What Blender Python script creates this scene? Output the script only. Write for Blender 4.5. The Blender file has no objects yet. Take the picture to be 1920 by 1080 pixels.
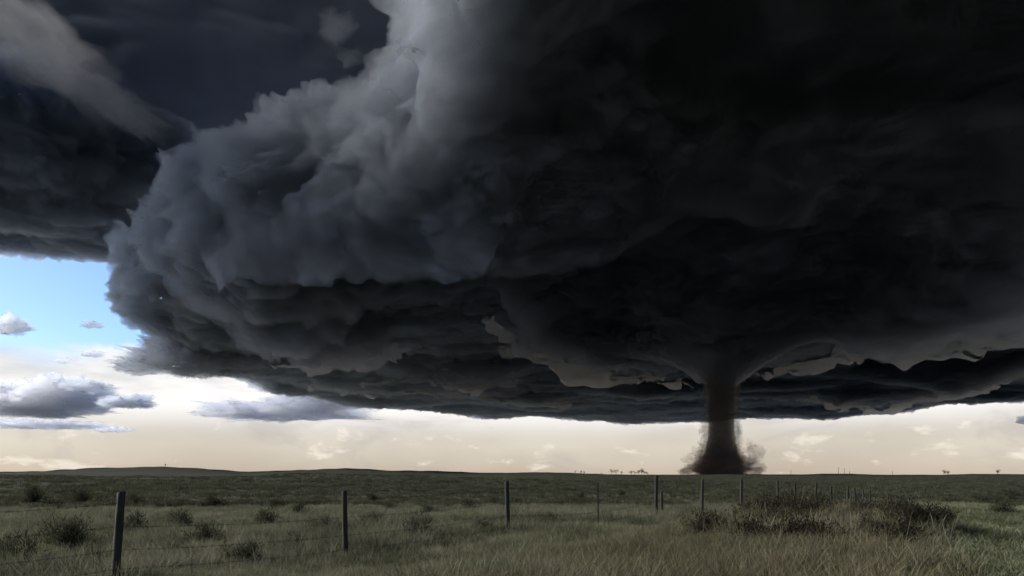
import bpy, bmesh, math, random
import numpy as np
from mathutils import Vector, Matrix

R = math.radians
sc = bpy.context.scene
col = sc.collection
random.seed(7)
rng = np.random.default_rng(11)

# ------------------------------------------------------------------ camera
F = 1274.0                       # focal length in photograph pixels (1920 wide)
HORIZON = 890.0                  # photograph row of eye level: the picture was taken level, with the lens shifted up
EYE = 1.45
cam = bpy.data.cameras.new('camera')
camo = bpy.data.objects.new('camera', cam)
col.objects.link(camo)
camo.location = (0, 0, EYE)
camo.rotation_euler = (R(90), 0, 0)
cam.shift_y = (HORIZON - 540.0) / 1920.0
cam.sensor_width = 36.0
cam.lens = F / 1920.0 * 36.0
cam.clip_start = 0.05
cam.clip_end = 300000.0
sc.camera = camo

# ------------------------------------------------------------------ light
SUN_AZ, SUN_EL = R(-80), R(22)
sund = bpy.data.lights.new('sun', 'SUN')
suno = bpy.data.objects.new('sun', sund)
col.objects.link(suno)
sund.energy = 5.0
sund.angle = R(10)
sund.color = (1.0, 0.97, 0.92)
SUN_DIR = Vector((math.sin(SUN_AZ) * math.cos(SUN_EL), math.cos(SUN_AZ) * math.cos(SUN_EL), math.sin(SUN_EL)))
suno.rotation_euler = SUN_DIR.to_track_quat('Z', 'Y').to_euler()
suno.location = (-40, 10, 60)

world = bpy.data.worlds.new('World')
sc.world = world
world.use_nodes = True


class NT:
    """small helper round a node tree"""
    def __init__(self, tree):
        self.t = tree
    def n(self, kind, **kw):
        nd = self.t.nodes.new(kind)
        for k, v in kw.items():
            if k.startswith('i_'):
                key = k[2:]
                key = int(key) if key.isdigit() else key.replace('_', ' ')
                self.put(nd.inputs[key], v)
            else:
                setattr(nd, k, v)
        return nd
    def put(self, sock, v):
        if hasattr(v, 'is_output'):
            self.t.links.new(v, sock)
        else:
            sock.default_value = v
    def math(self, op, a, b=0.0, c=None, clamp=False):
        nd = self.t.nodes.new('ShaderNodeMath')
        nd.operation = op
        nd.use_clamp = clamp
        self.put(nd.inputs[0], a)
        self.put(nd.inputs[1], b)
        if c is not None:
            self.put(nd.inputs[2], c)
        return nd.outputs[0]
    def mix(self, fac, a, b, mode='MIX'):
        nd = self.t.nodes.new('ShaderNodeMix')
        nd.data_type = 'RGBA'
        nd.blend_type = mode
        self.put(nd.inputs[0], fac)
        self.put(nd.inputs[6], a)
        self.put(nd.inputs[7], b)
        return nd.outputs[2]
    def ramp(self, fac, stops, interp='LINEAR'):
        nd = self.t.nodes.new('ShaderNodeValToRGB')
        nd.color_ramp.interpolation = interp
        e = nd.color_ramp.elements
        while len(e) < len(stops):
            e.new(0.5)
        for el, (p, c) in zip(e, stops):
            el.position = p
            el.color = c if len(c) == 4 else (*c, 1)
        self.put(nd.inputs[0], fac)
        return nd.outputs[0]
    def smooth(self, x, lo, hi):
        nd = self.t.nodes.new('ShaderNodeMapRange')
        nd.interpolation_type = 'SMOOTHSTEP'
        self.put(nd.inputs[0], x)
        nd.inputs[1].default_value = lo
        nd.inputs[2].default_value = hi
        return nd.outputs[0]
    def noise(self, vec, scale, detail=4.0, rough=0.5, dist=0.0):
        nd = self.t.nodes.new('ShaderNodeTexNoise')
        self.put(nd.inputs['Vector'], vec)
        nd.inputs['Scale'].default_value = scale
        nd.inputs['Detail'].default_value = detail
        nd.inputs['Roughness'].default_value = rough
        nd.inputs['Distortion'].default_value = dist
        return nd.outputs[0]


# the sky behind the storm: clear evening air with far, sunlit cloud banks low down
w = NT(world.node_tree)
bg = world.node_tree.nodes['Background']
sky = w.n('ShaderNodeTexSky', sky_type='NISHITA', sun_disc=False)
sky.sun_elevation = SUN_EL
sky.sun_rotation = SUN_AZ
sky.altitude = 900.0
sky.air_density = 1.0
sky.dust_density = 1.2
sky.ozone_density = 1.5
tc = w.n('ShaderNodeTexCoord')
sep = w.n('ShaderNodeSeparateXYZ', i_0=tc.outputs['Generated'])
zz = sep.outputs[2]
# far cloud layers lie on a plane above the ground: direction / height gives their perspective
zc = w.math('MAXIMUM', zz, 0.012)
den = w.math('ADD', zc, 0.12)
px = w.math('DIVIDE', sep.outputs[0], den)
py = w.math('DIVIDE', sep.outputs[1], den)
plane = w.n('ShaderNodeCombineXYZ', i_0=px, i_1=py, i_2=0.0).outputs[0]
streak = w.noise(plane, 0.55, 6.0, 0.55, 0.4)
stretch = w.n('ShaderNodeVectorMath', operation='MULTIPLY', i_0=tc.outputs['Generated'], i_1=(1.0, 1.0, 2.2)).outputs[0]
puff = w.noise(stretch, 17.0, 8.0, 0.6, 0.3)
broad = w.noise(stretch, 4.0, 3.0, 0.5)
haze_col = w.ramp(zz, [(0.0, (4.5, 3.7, 2.95)), (0.04, (5.5, 4.85, 4.0)), (0.09, (5.6, 5.3, 4.9)), (0.18, (5.2, 5.5, 5.9))])
gap = w.math('ADD', zz, w.math('MULTIPLY', w.math('SUBTRACT', w.noise(stretch, 5.0, 8.0, 0.6, 0.3), 0.5), 0.09))
low = w.math('SUBTRACT', 1.0, w.smooth(gap, 0.13, 0.168))
base = w.mix(w.math('MULTIPLY', low, 0.92), w.mix(1.0, sky.outputs[0], (1.02, 1.18, 1.42, 1), 'MULTIPLY'), haze_col)
base = w.mix(w.math('MULTIPLY', w.smooth(broad, 0.35, 0.65), w.math('MULTIPLY', low, 0.5)), base, w.mix(1.0, base, (0.74, 0.72, 0.72, 1), 'MULTIPLY'))
white_f = w.math('MULTIPLY', w.smooth(streak, 0.36, 0.52), w.math('MULTIPLY', w.smooth(zz, 0.05, 0.10), w.math('SUBTRACT', 1.0, w.smooth(gap, 0.15, 0.165))))
base = w.mix(w.math('MULTIPLY', white_f, 0.9), base, (7.9, 7.7, 7.5, 1))
grey_f = w.math('MULTIPLY', w.smooth(w.noise(stretch, 6.0, 8.0, 0.6, 0.7), 0.52, 0.68), w.math('SUBTRACT', 1.0, w.smooth(zz, 0.12, 0.17)))
base = w.mix(w.math('MULTIPLY', grey_f, 0.40), base, (3.5, 3.2, 3.1, 1))
puff_f = w.math('MULTIPLY', w.smooth(puff, 0.57, 0.72), w.math('SUBTRACT', 1.0, w.smooth(zz, 0.085, 0.13)))
base = w.mix(w.math('MULTIPLY', puff_f, 0.55), base, (7.8, 7.1, 6.1, 1))
world.node_tree.links.new(base, bg.inputs[0])
bg.inputs[1].default_value = 0.12

vs = sc.view_settings
vs.view_transform = 'Standard'
vs.look = 'None'
vs.exposure = 0.2
vs.gamma = 1.0
vs.use_curve_mapping = False
cy = sc.cycles
cy.use_denoising = True
cy.denoiser = 'OPENIMAGEDENOISE'
cy.max_bounces = 6
cy.diffuse_bounces = 3
cy.volume_bounces = 4
cy.transparent_max_bounces = 64
cy.use_adaptive_sampling = True
cy.adaptive_threshold = 0.02
cy.sample_clamp_indirect = 4.0


# ------------------------------------------------------------------ helpers
def ray(px_, py_):
    """unit direction of a photograph pixel"""
    return Vector(((px_ - 960.0) / F, 1.0, (HORIZON - py_) / F)).normalized()


def at_height(px_, py_, z):
    d = ray(px_, py_)
    t = (z - EYE) / d.z
    return np.array([d.x * t, d.y * t, z])


def at_depth(px_, py_, y):
    d = ray(px_, py_)
    t = y / d.y
    return np.array([d.x * t, y, EYE + d.z * t])


def hash3(ix, iy, iz, s):
    h = (ix.astype(np.uint32) * np.uint32(374761393) + iy.astype(np.uint32) * np.uint32(668265263)
         + iz.astype(np.uint32) * np.uint32(2147483647) + np.uint32((s * 974711) % 4294967291))
    h = (h ^ (h >> np.uint32(13))) * np.uint32(1274126177)
    h = h ^ (h >> np.uint32(16))
    h = h * np.uint32(2246822519)
    return h ^ (h >> np.uint32(15))


def noise3(p, s=0):
    f = np.floor(p)
    i = f.astype(np.int64)
    u = (p - f).astype(np.float32)
    wt = u * u * u * (u * (u * 6 - 15) + 10)
    out = np.zeros(len(p), np.float32)
    for dx in (0, 1):
        wx = wt[:, 0] if dx else 1 - wt[:, 0]
        for dy in (0, 1):
            wy = wx * (wt[:, 1] if dy else 1 - wt[:, 1])
            for dz in (0, 1):
                h = hash3(i[:, 0] + dx, i[:, 1] + dy, i[:, 2] + dz, s)
                gx = (h & np.uint32(1023)).astype(np.float32) / 511.5 - 1
                gy = ((h >> np.uint32(10)) & np.uint32(1023)).astype(np.float32) / 511.5 - 1
                gz = ((h >> np.uint32(20)) & np.uint32(1023)).astype(np.float32) / 511.5 - 1
                d = gx * (u[:, 0] - dx) + gy * (u[:, 1] - dy) + gz * (u[:, 2] - dz)
                out += d * wy * (wt[:, 2] if dz else 1 - wt[:, 2])
    return out


def fbm(p, octaves, s=0, gain=0.5, billow=False):
    a, t, q = 1.0, 0.0, np.array(p, dtype=np.float64)
    for k in range(octaves):
        n = noise3(q, s + k * 17)
        t = t + a * (np.abs(n) if billow else n)
        a *= gain
        q = q * 2.03 + 11.3
    return t


def sstep(x, lo, hi):
    t = np.clip((x - lo) / (hi - lo), 0, 1)
    return t * t * (3 - 2 * t)


def grid_mesh(name, V, closed_u=True, smooth=True, flip=False):
    """V (nu, nv, 3): quad sheet, wrapped in u"""
    nu, nv = V.shape[:2]
    idx = np.arange(nu * nv).reshape(nu, nv)
    a = idx if closed_u else idx[:-1]
    b = np.roll(idx, -1, 0) if closed_u else idx[1:]
    q = [a[:, :-1], a[:, 1:], b[:, 1:], b[:, :-1]]
    if flip:
        q = q[::-1]
    Fq = np.stack(q, -1).reshape(-1, 4)
    return raw_mesh(name, V.reshape(-1, 3), Fq, smooth)


def raw_mesh(name, V, Fq, smooth=True):
    me = bpy.data.meshes.new(name)
    V = np.ascontiguousarray(V, dtype=np.float32)
    Fq = np.ascontiguousarray(Fq, dtype=np.int32)
    k = Fq.shape[1]
    me.vertices.add(len(V))
    me.vertices.foreach_set('co', V.ravel())
    me.loops.add(Fq.size)
    me.polygons.add(len(Fq))
    me.loops.foreach_set('vertex_index', Fq.ravel())
    me.polygons.foreach_set('loop_start', np.arange(0, Fq.size, k, dtype=np.int32))
    me.update(calc_edges=True)
    me.polygons.foreach_set('use_smooth', np.full(len(Fq), smooth))
    return me


def obj(name, me, mat=None, parent=None, loc=None):
    o = bpy.data.objects.new(name, me)
    col.objects.link(o)
    if mat is not None and me is not None and not me.materials:
        me.materials.append(mat)
    if parent is not None:
        o.parent = parent
    if loc is not None:
        o.location = loc
    return o


def tag(o, label, cat, group=None, kind=None):
    if label:
        o['label'] = label
    if cat:
        o['category'] = cat
    if group:
        o['group'] = group
    if kind:
        o['kind'] = kind
    return o


def empty(name, loc=(0, 0, 0)):
    o = bpy.data.objects.new(name, None)
    o.empty_display_size = 0.2
    o.location = loc
    col.objects.link(o)
    return o


def new_mat(name):
    m = bpy.data.materials.new(name)
    m.use_nodes = True
    t = m.node_tree
    for nd in list(t.nodes):
        if nd.type != 'OUTPUT_MATERIAL':
            t.nodes.remove(nd)
    return m, NT(t), t.nodes['Material Output']


def cloud_mat(name, color, density, aniso=0.35, veil=0.06, veil_col=(0.4, 0.4, 0.44), shred=None):
    """a cloud: droplets filling the shape, and the thinnest skin of mist where it begins"""
    m, t, out = new_mat(name)
    v = t.n('ShaderNodeVolumePrincipled')
    v.inputs['Color'].default_value = (*color, 1)
    v.inputs['Density'].default_value = density
    v.inputs['Anisotropy'].default_value = aniso
    t.t.links.new(v.outputs[0], out.inputs['Volume'])
    d = t.n('ShaderNodeBsdfDiffuse', i_0=(*veil_col, 1))
    tr = t.n('ShaderNodeBsdfTransparent')
    if shred:                                             # the skin is torn into shreds of mist
        oc = t.n('ShaderNodeTexCoord').outputs['Object']
        v1 = t.n('ShaderNodeVectorMath', operation='MULTIPLY', i_0=oc, i_1=(1 / shred, 1 / shred, 2.6 / shred)).outputs[0]
        nz_ = t.noise(v1, 1.0, 6.0, 0.62, 0.6)
        veil = t.math('MULTIPLY', t.smooth(nz_, 0.46, 0.72), veil)
    mx = t.n('ShaderNodeMixShader', i_0=veil, i_1=tr.outputs[0], i_2=d.outputs[0])
    t.t.links.new(mx.outputs[0], out.inputs['Surface'])
    m.cycles.homogeneous_volume = True
    return m


M_STORM = cloud_mat('storm_vapour', (0.905, 0.935, 0.976), 0.019, 0.78, 0.24, (0.54, 0.62, 0.77), 520.0)
M_SCARF = cloud_mat('scarf_vapour', (0.95, 0.97, 0.992), 0.005, 0.65, 0.02, (0.68, 0.76, 0.88), 160.0)
M_ANVIL = cloud_mat('anvil_vapour', (0.80, 0.86, 0.95), 0.010, 0.7, 0.2, (0.36, 0.41, 0.56), 700.0)
M_CORE, t_, o_ = new_mat('pale_core_fill')  # pale filler inside the storm, added to bounce light back out
t_.t.links.new(t_.n('ShaderNodeBsdfDiffuse', i_0=(0.68, 0.73, 0.80, 1)).outputs[0], o_.inputs['Surface'])
M_HIGH, t_, o_ = new_mat('high_deck_vapour')
hn = t_.noise(t_.n('ShaderNodeTexCoord').outputs['Object'], 0.0007, 5, 0.55, 0.5)
t_.t.links.new(t_.n('ShaderNodeBsdfDiffuse', i_0=t_.ramp(hn, [(0.3, (0.34, 0.39, 0.53)), (0.7, (0.42, 0.47, 0.62))])).outputs[0], o_.inputs['Surface'])
M_SCUD = cloud_mat('scud_vapour', (0.88, 0.90, 0.94), 0.014, 0.7, 0.25, (0.5, 0.52, 0.6), 160.0)
M_WISP = cloud_mat('wisp_vapour', (0.92, 0.94, 0.97), 0.0024, 0.6, 0.05, (0.5, 0.53, 0.6), 60.0)
M_THIN = cloud_mat('thin_vapour', (0.95, 0.96, 0.98), 0.0009, 0.6, 0.03, (0.6, 0.62, 0.68), 300.0)
M_FAR = cloud_mat('far_cloud_vapour', (0.88, 0.88, 0.90), 0.0045, 0.7, 0.25, (0.8, 0.8, 0.82), 500.0)
M_DUST = cloud_mat('funnel_dust', (0.32, 0.295, 0.285), 0.026, 0.35, 0.25, (0.09, 0.08, 0.077), 90.0)
M_VEIL = cloud_mat('dust_veil', (0.55, 0.46, 0.41), 0.006, 0.4, 0.12, (0.2, 0.15, 0.125), 60.0)
M_DEBRIS = cloud_mat('debris_dust', (0.58, 0.42, 0.35), 0.012, 0.4, 0.15, (0.24, 0.17, 0.14), 50.0)

# ------------------------------------------------------------------ the supercell
TX, TY = at_depth(1352, 888, 3830)[:2]           # where the tornado stands
CX, CY = 2000.0, 6500.0


def plan_curve(pts, z=900.0):
    return np.array([at_height(x, y, z)[:2] for x, y in pts])


def signed_dist(P, curve):
    """distance in plan to a polyline; positive on the side away from the photographer"""
    best = np.full(len(P), 1e9)
    sign = np.ones(len(P))
    frac = np.zeros(len(P))
    n = len(curve) - 1
    for k in range(n):
        a, b = curve[k], curve[k + 1]
        ab = b - a
        t = np.clip(((P - a) @ ab) / (ab @ ab), 0, 1)
        q = a + t[:, None] * ab
        d = np.linalg.norm(P - q, axis=1)
        m = d < best
        best[m] = d[m]
        cr = ab[0] * (P[:, 1] - a[1]) - ab[1] * (P[:, 0] - a[0])
        sign[m] = np.sign(cr[m])
        frac[m] = ((k + t) / n)[m]
    return best * sign, frac


LIPS = [  # polylines under the cloud (read left to right), drop in metres, how far the drop builds up
    ([(300, 560), (400, 580), (500, 567), (620, 542), (758, 525), (860, 522), (929, 529)], 150, 150),
    ([(890, 540), (958, 508), (1083, 504), (1208, 471), (1292, 450), (1370, 448), (1460, 455), (1560, 450)], 55, 200),
    ([(330, 600), (430, 620), (520, 605), (640, 600), (720, 590)], 110, 120),
    ([(380, 650), (500, 680), (570, 687), (620, 673), (700, 675), (730, 640)], 150, 220),
    ([(940, 600), (970, 646), (1000, 667), (1050, 675), (1100, 692), (1150, 712), (1187, 704), (1233, 708), (1310, 720)], 170, 240),
    ([(1390, 705), (1440, 700), (1500, 690), (1600, 660), (1640, 635), (1720, 620), (1800, 606), (1920, 590), (2100, 560)], 190, 260),
    ([(1560, 640), (1600, 622), (1700, 597), (1780, 580), (1920, 562), (2100, 530)], 140, 180),
    ([(1500, 742), (1600, 765), (1650, 770), (1720, 755), (1800, 735), (1900, 700), (2000, 690)], 120, 400),
    ([(1610, 668), (1700, 656), (1800, 640), (1920, 622), (2100, 596)], 150, 200),
    ([(1690, 606), (1780, 592), (1920, 574), (2080, 552)], 120, 150),
    ([(420, 640), (500, 650), (600, 645), (690, 632)], 120, 180),
    ([(640, 700), (760, 712), (900, 716), (1010, 706)], 90, 260),
    ([(560, 720), (700, 735), (860, 740), (1000, 752), (1150, 757)], 80, 400),
]


LIP_K = 1.0
SCARF_W, SCARF_H = 95.0, 26.0


def build_storm():
    # two flanks: the round limb on the open side, and the roof that reaches out over the photographer
    ctrl = [  # (samples up to here, limb r, z, roof r, z)
        (0, 0, 5200, 0, 5400), (14, 2600, 5000, 4000, 5300), (22, 3000, 4200, 6400, 5000), (36, 3000, 2900, 8300, 4300), (62, 3500, 2000, 9300, 3400),
        (92, 4250, 1680, 9500, 2800), (132, 4820, 1460, 9100, 2100), (160, 4960, 1250, 7700, 1700), (196, 4900, 1020, 6200, 1450), (236, 4600, 900, 5000, 1150),
        (290, 3900, 880, 4000, 900), (345, 3000, 870, 3000, 870), (395, 1500, 850, 1500, 850), (420, 0, 850, 0, 850)]
    ctrl = np.array(ctrl, float)
    NS, NTH = 421, 1800
    si = np.arange(NS)
    kern = np.hanning(27)
    kern /= kern.sum()

    def curve(c):
        v = np.interp(si, ctrl[:, 0], ctrl[:, c])
        return np.convolve(np.pad(v, 13, mode='reflect', reflect_type='odd'), kern, 'valid')
    ra, za, re_, ze = curve(1), curve(2), curve(3), curve(4)
    for v in (ra, re_):
        v[0] = v[-1] = 0
    # finer round the limb that stands against the open sky
    tf = np.linspace(-np.pi, np.pi, 4000)
    wth = 1.0 + 1.8 * np.exp(-((tf - R(-128)) / 0.5) ** 2)
    cth = np.cumsum(wth)
    th = np.interp(np.linspace(cth[0], cth[-1], NTH, endpoint=False), cth, tf)
    roof = sstep(th, R(-121), R(-100)) * (1 - sstep(th, R(0), R(50)))
    T = np.repeat(th[:, None], NS, 1)
    kr = roof[:, None]
    RR = ra[None] * (1 - kr) + re_[None] * kr
    Z = za[None] * (1 - kr) + ze[None] * kr
    B = np.stack([CX + RR * np.cos(T), CY + RR * np.sin(T), Z], -1)
    du = np.roll(B, -1, 0) - np.roll(B, 1, 0)
    dv = np.gradient(B, axis=1)
    N = np.cross(dv, du)
    N /= np.linalg.norm(N, axis=-1, keepdims=True) + 1e-9
    N[:, 0] = (0, 0, 1)
    N[:, -1] = (0, 0, -1)
    P = B.reshape(-1, 3)
    N = N.reshape(-1, 3)
    nz = N[:, 2]
    under = sstep(-nz, 0.45, 0.95)
    side = 1 - under
    big = fbm(P / np.array([1900, 1900, 1300]), 2, 1)
    bil = fbm(P / np.array([800, 800, 560]), 3, 5, 0.5, True) - 0.32
    fine = fbm(P / 170.0, 4, 41, 0.55, True) - 0.32
    wv = np.stack([noise3(P / 300.0, 131 + k) for k in range(3)], -1) * 0.9
    # thin fins of vapour, drawn out along the wind that winds round the tower
    ang0 = np.arctan2(P[:, 1] - CY, P[:, 0] - CX)
    rad0 = np.hypot(P[:, 1] - CY, P[:, 0] - CX)
    flow = np.stack([ang0 * 4200.0 / 620.0 + P[:, 2] / 900.0, rad0 / 260.0, P[:, 2] / 210.0 - ang0 * 2.0], -1) + wv
    fin = np.zeros(len(P))
    amp_ = 1.0
    for k_ in range(4):
        fin += amp_ * (1 - np.minimum(np.abs(noise3(flow * 2.0 ** k_ + 3.1 * k_, 141 + k_)) * 3.2, 1)) ** 2
        amp_ *= 0.55
    # flat layers wound round the tower, seen on its flank as stripes
    ang = np.arctan2(P[:, 1] - CY, P[:, 0] - CX)
    lay = fbm(np.stack([np.cos(ang) * 2.2, np.sin(ang) * 2.2, P[:, 2] / 170 + 1.2 * big], -1), 3, 61)
    low = 1 - sstep(P[:, 2], 1000, 1900)
    d_side = 260 * big + (230 - 110 * low) * bil + 40 * fine + (20 + 60 * low) * lay + (54 + 26 * low) * fin - 45
    # below, the cloud hangs in ragged scarves
    xy = P[:, :2]
    warp = np.stack([noise3(P / 500.0, 71), noise3(P / 500.0, 72)], -1) * 190 + np.stack([noise3(P / 140.0, 73), noise3(P / 140.0, 74)], -1) * 85
    drop = np.zeros(len(P))
    selm = (under > 0.02) & (P[:, 2] < 2000)
    for q, (pts, h, wdt) in enumerate(LIPS):
        cv = plan_curve(pts, 865.0 - LIP_K * h)
        sd = np.full(len(P), 1e5)
        fr = np.zeros(len(P))
        sd[selm], fr[selm] = signed_dist(xy[selm] + warp[selm], cv)
        ends = sstep(fr, 0.0, 0.10) * (1 - sstep(fr, 0.88, 1.0))
        drop += LIP_K * h * ends * np.where(sd < 0, np.exp(np.minimum(sd, 0) / wdt), 1 - sstep(sd, 0, 220 if q == 1 else 45))
    strat = fbm(P / np.array([1300, 700, 500]), 2, 91)
    tow = fbm(P / np.array([620, 420, 300]), 3, 95, 0.45, True) - 0.3
    rho = np.hypot(xy[:, 0] - TX, xy[:, 1] - TY)
    collar = 215 * np.exp(-(rho / 240.0) ** 1.2) + 170 * np.exp(-(rho / 520.0) ** 2.4)
    calm = 1 - 0.6 * sstep(P[:, 2], 1000, 1500)
    d_under = drop + 130 * strat + (25 * tow + 8 * fine + 24 * fin - 10) * calm
    P2 = P + N * (d_side * side)[:, None]
    P2[:, 2] -= (d_under + collar) * under
    # torn edges: the finest eddies push sideways as well
    near = np.repeat(1 - 0.6 * roof + 0.35 * np.exp(-((th - R(-147)) / R(13)) ** 2), NS)[:, None]
    P2 += np.stack([noise3(P2 / 95.0, 101 + k) for k in range(3)], -1) * 40 * near + np.stack([noise3(P2 / 40.0, 111 + k) for k in range(3)], -1) * 16 * near
    V = P2.reshape(NTH, NS, 3)
    V[:, 0] = V[:, 0].mean(0)
    V[:, -1] = V[:, -1].mean(0)
    o = obj('storm_cloud', grid_mesh('storm_cloud', V), M_STORM)
    tag(o, 'huge dark rotating storm cloud with ragged layered underside hanging over the plain', 'cloud')
    # pale ragged scarves of thin vapour along the lips
    for q, (pts, h, wdt) in enumerate(LIPS):
        pts = [p for p in pts if p[0] > 470]
        if q < 3:
            continue
        cv = plan_curve(pts, 865.0 - LIP_K * h)
        seg = np.r_[0, np.cumsum(np.linalg.norm(np.diff(cv, axis=0), axis=1))]
        n_, m_ = int(max(120, seg[-1] / 16)), 26
        ss = np.linspace(0, seg[-1], n_)
        px_, py_ = np.interp(ss, seg, cv[:, 0]), np.interp(ss, seg, cv[:, 1])
        kk = np.hanning(31)
        kk /= kk.sum()
        px_ = np.convolve(np.pad(px_, 15, mode='reflect', reflect_type='odd'), kk, 'valid')
        py_ = np.convolve(np.pad(py_, 15, mode='reflect', reflect_type='odd'), kk, 'valid')
        tx_, ty_ = np.gradient(px_), np.gradient(py_)
        tl_ = np.hypot(tx_, ty_)
        ox_, oy_ = ty_ / tl_, -tx_ / tl_
        taper = np.clip(np.minimum(ss, seg[-1] - ss) / (0.38 * seg[-1]), 0, 1) ** 0.8 + 1e-3
        c0 = np.stack([px_, py_, np.zeros_like(px_)], -1)
        fat = (0.35 + 1.5 * np.clip(fbm(c0 / 700.0, 3, 160 + q) + 0.35, 0, 1)) * taper
        al = np.linspace(0, 2 * np.pi, m_, endpoint=False)
        a_, b_ = SCARF_W * fat, SCARF_H * fat
        zc_ = 865.0 - LIP_K * h - 4 + 60 * fbm(c0 / 900.0, 2, 180 + q)
        W = np.stack([px_[None] + np.cos(al)[:, None] * (a_ * ox_)[None], py_[None] + np.cos(al)[:, None] * (a_ * oy_)[None], zc_[None] + np.sin(al)[:, None] * b_[None]], -1) - np.stack([ox_, oy_, 0 * ox_], -1)[None] * 35.0
        Wf = W.reshape(-1, 3)
        Wf = Wf + np.stack([noise3(Wf / 240.0, 191 + k) for k in range(3)], -1) * np.array([190, 190, 90]) + np.stack([noise3(Wf / 80.0, 194 + k) for k in range(3)], -1) * 70 + np.stack([noise3(Wf / 34.0, 197 + k) for k in range(3)], -1) * 22
        W = Wf.reshape(m_, n_, 3)
        W[:, 0] = W[:, 0].mean(0)
        W[:, -1] = W[:, -1].mean(0)
        obj('vapour_scarf', grid_mesh('vapour_scarf', W, True, True, True), M_SCARF, o)
    # opaque pale core, added to stop rays and bounce light into the underside
    NN = N.reshape(NTH, NS, 3)
    core_v = (B - NN * (430.0 - 130.0 * sstep(-NN[..., 2:], 0.6, 0.98)))[::10, ::6].copy()
    core_v[:, 0] = core_v[:, 0].mean(0)
    core_v[:, -1] = core_v[:, -1].mean(0)
    obj('cloud_core', grid_mesh('cloud_core', core_v), M_CORE, o)
    return o


build_storm()


def puff_cloud(name, center, radii, seed, nu=160, nv=90, amp=0.35, fine=0.12, base_flat=0.35, mat=None, freq=1.6, rotz=0.0, eddy=0.0):
    """a cloud body: a lump swollen by billows, flatter below"""
    th = np.linspace(0, 2 * np.pi, nu, endpoint=False)
    ph = np.linspace(0, np.pi, nv)
    T, Ph = np.meshgrid(th, ph, indexing='ij')
    D = np.stack([np.sin(Ph) * np.cos(T), np.sin(Ph) * np.sin(T), np.cos(Ph)], -1).reshape(-1, 3)
    a = np.array(radii, float)
    q = D * a / a.min() * freq * 0.6 + seed * 7.31
    n = amp * (1.6 * fbm(q * 0.7, 2, seed) + (fbm(q * 1.5, 3, seed + 3, 0.55, True) - 0.3) * 1.3) + fine * (fbm(q * 5.0, 3, seed + 9, 0.55, True) - 0.3) * 2
    p = D * (1 + n[:, None])
    p[:, 2] = np.where(p[:, 2] < 0, p[:, 2] * base_flat, p[:, 2])
    p = p * a
    if eddy:
        p += np.stack([noise3(p / (eddy * 3.0) + seed, 201 + k + seed) for k in range(3)], -1) * eddy * 1.6 + np.stack([noise3(p / (eddy * 1.2) + seed, 211 + k + seed) for k in range(3)], -1) * eddy * 0.7
    c, s = math.cos(rotz), math.sin(rotz)
    p = np.stack([p[:, 0] * c - p[:, 1] * s, p[:, 0] * s + p[:, 1] * c, p[:, 2]], -1)
    V = p.reshape(nu, nv, 3)
    V[:, 0] = V[:, 0].mean(0)
    V[:, -1] = V[:, -1].mean(0)
    return obj(name, grid_mesh(name, V), mat, None, tuple(center))


# cloud masses round the tower: unseen ones added for shade, then the visible decks
tag(puff_cloud('shade_cloud', (-9300, 4650, 3850), (1500, 1900, 1750), 8, 240, 120, 0.14, 0.05, 0.75, M_HIGH, 1.2, R(0), 0),  # added out of view, keeps the sun off the storm limb
    'tall grey cloud mass added out of view to shade the storm flank', 'cloud')
tag(puff_cloud('shade_cloud', (-6600, -2700, 2900), (2300, 2400, 1700), 12, 240, 120, 0.14, 0.05, 0.75, M_HIGH, 1.2, R(0), 0),  # added out of view, blocks low skylight from behind on the limb
    'lumpy grey cloud mass added out of view to keep skylight off the storm', 'cloud')
tag(puff_cloud('sky_blocker_cloud', (1500, 1500, 6000), (10500, 12500, 500), 9, 300, 120, 0.03, 0.01, 0.8, M_HIGH, 0.3, R(0), 0),  # added overhead sheet, cuts the sky light down to a low ring
    'vast flat cloud sheet added high overhead to block the sky light', 'cloud')
c = at_depth(330, 205, 8200)
tag(puff_cloud('anvil_cloud', c, (5200, 3000, 1500), 3, 420, 200, 0.13, 0.008, 0.45, M_HIGH, 1.0, R(8), 0),
    'smooth slate blue cloud deck spreading out behind the storm tower', 'cloud')
c = at_depth(20, 330, 6400)
tag(puff_cloud('cloud_bank', c, (1700, 1500, 820), 5, 340, 180, 0.22, 0.1, 0.75, M_ANVIL, 1.3, 0, 22),
    'dark violet cloud bank above the patch of open blue sky', 'cloud')

# ------------------------------------------------------------------ the land
FENCE = [  # photograph column, row of the top, kind
    (-260, 940, 'wood'), (215, 922, 'wood'), (648, 920, 'wood'), (953, 902, 'wood'), (1122, 905, 'steel'), (1230, 891, 'wood'), (1241, 921, 'stub'),
    (1316, 899, 'wood'), (1390, 898, 'wood'), (1459, 901, 'thin'), (1492, 905, 'thin'), (1530, 905, 'thin'), (1560, 912, 'thin'),
    (1588, 912, 'thin'), (1603, 915, 'thin'), (1618, 918, 'thin'), (1632, 919, 'thin'), (1664, 927, 'thin')]


def fence_spot(px_, row=950):
    d = ray(px_, row)
    s = d.x / d.y
    y = 12.95 / (0.85 - s)
    return s * y, y


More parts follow.
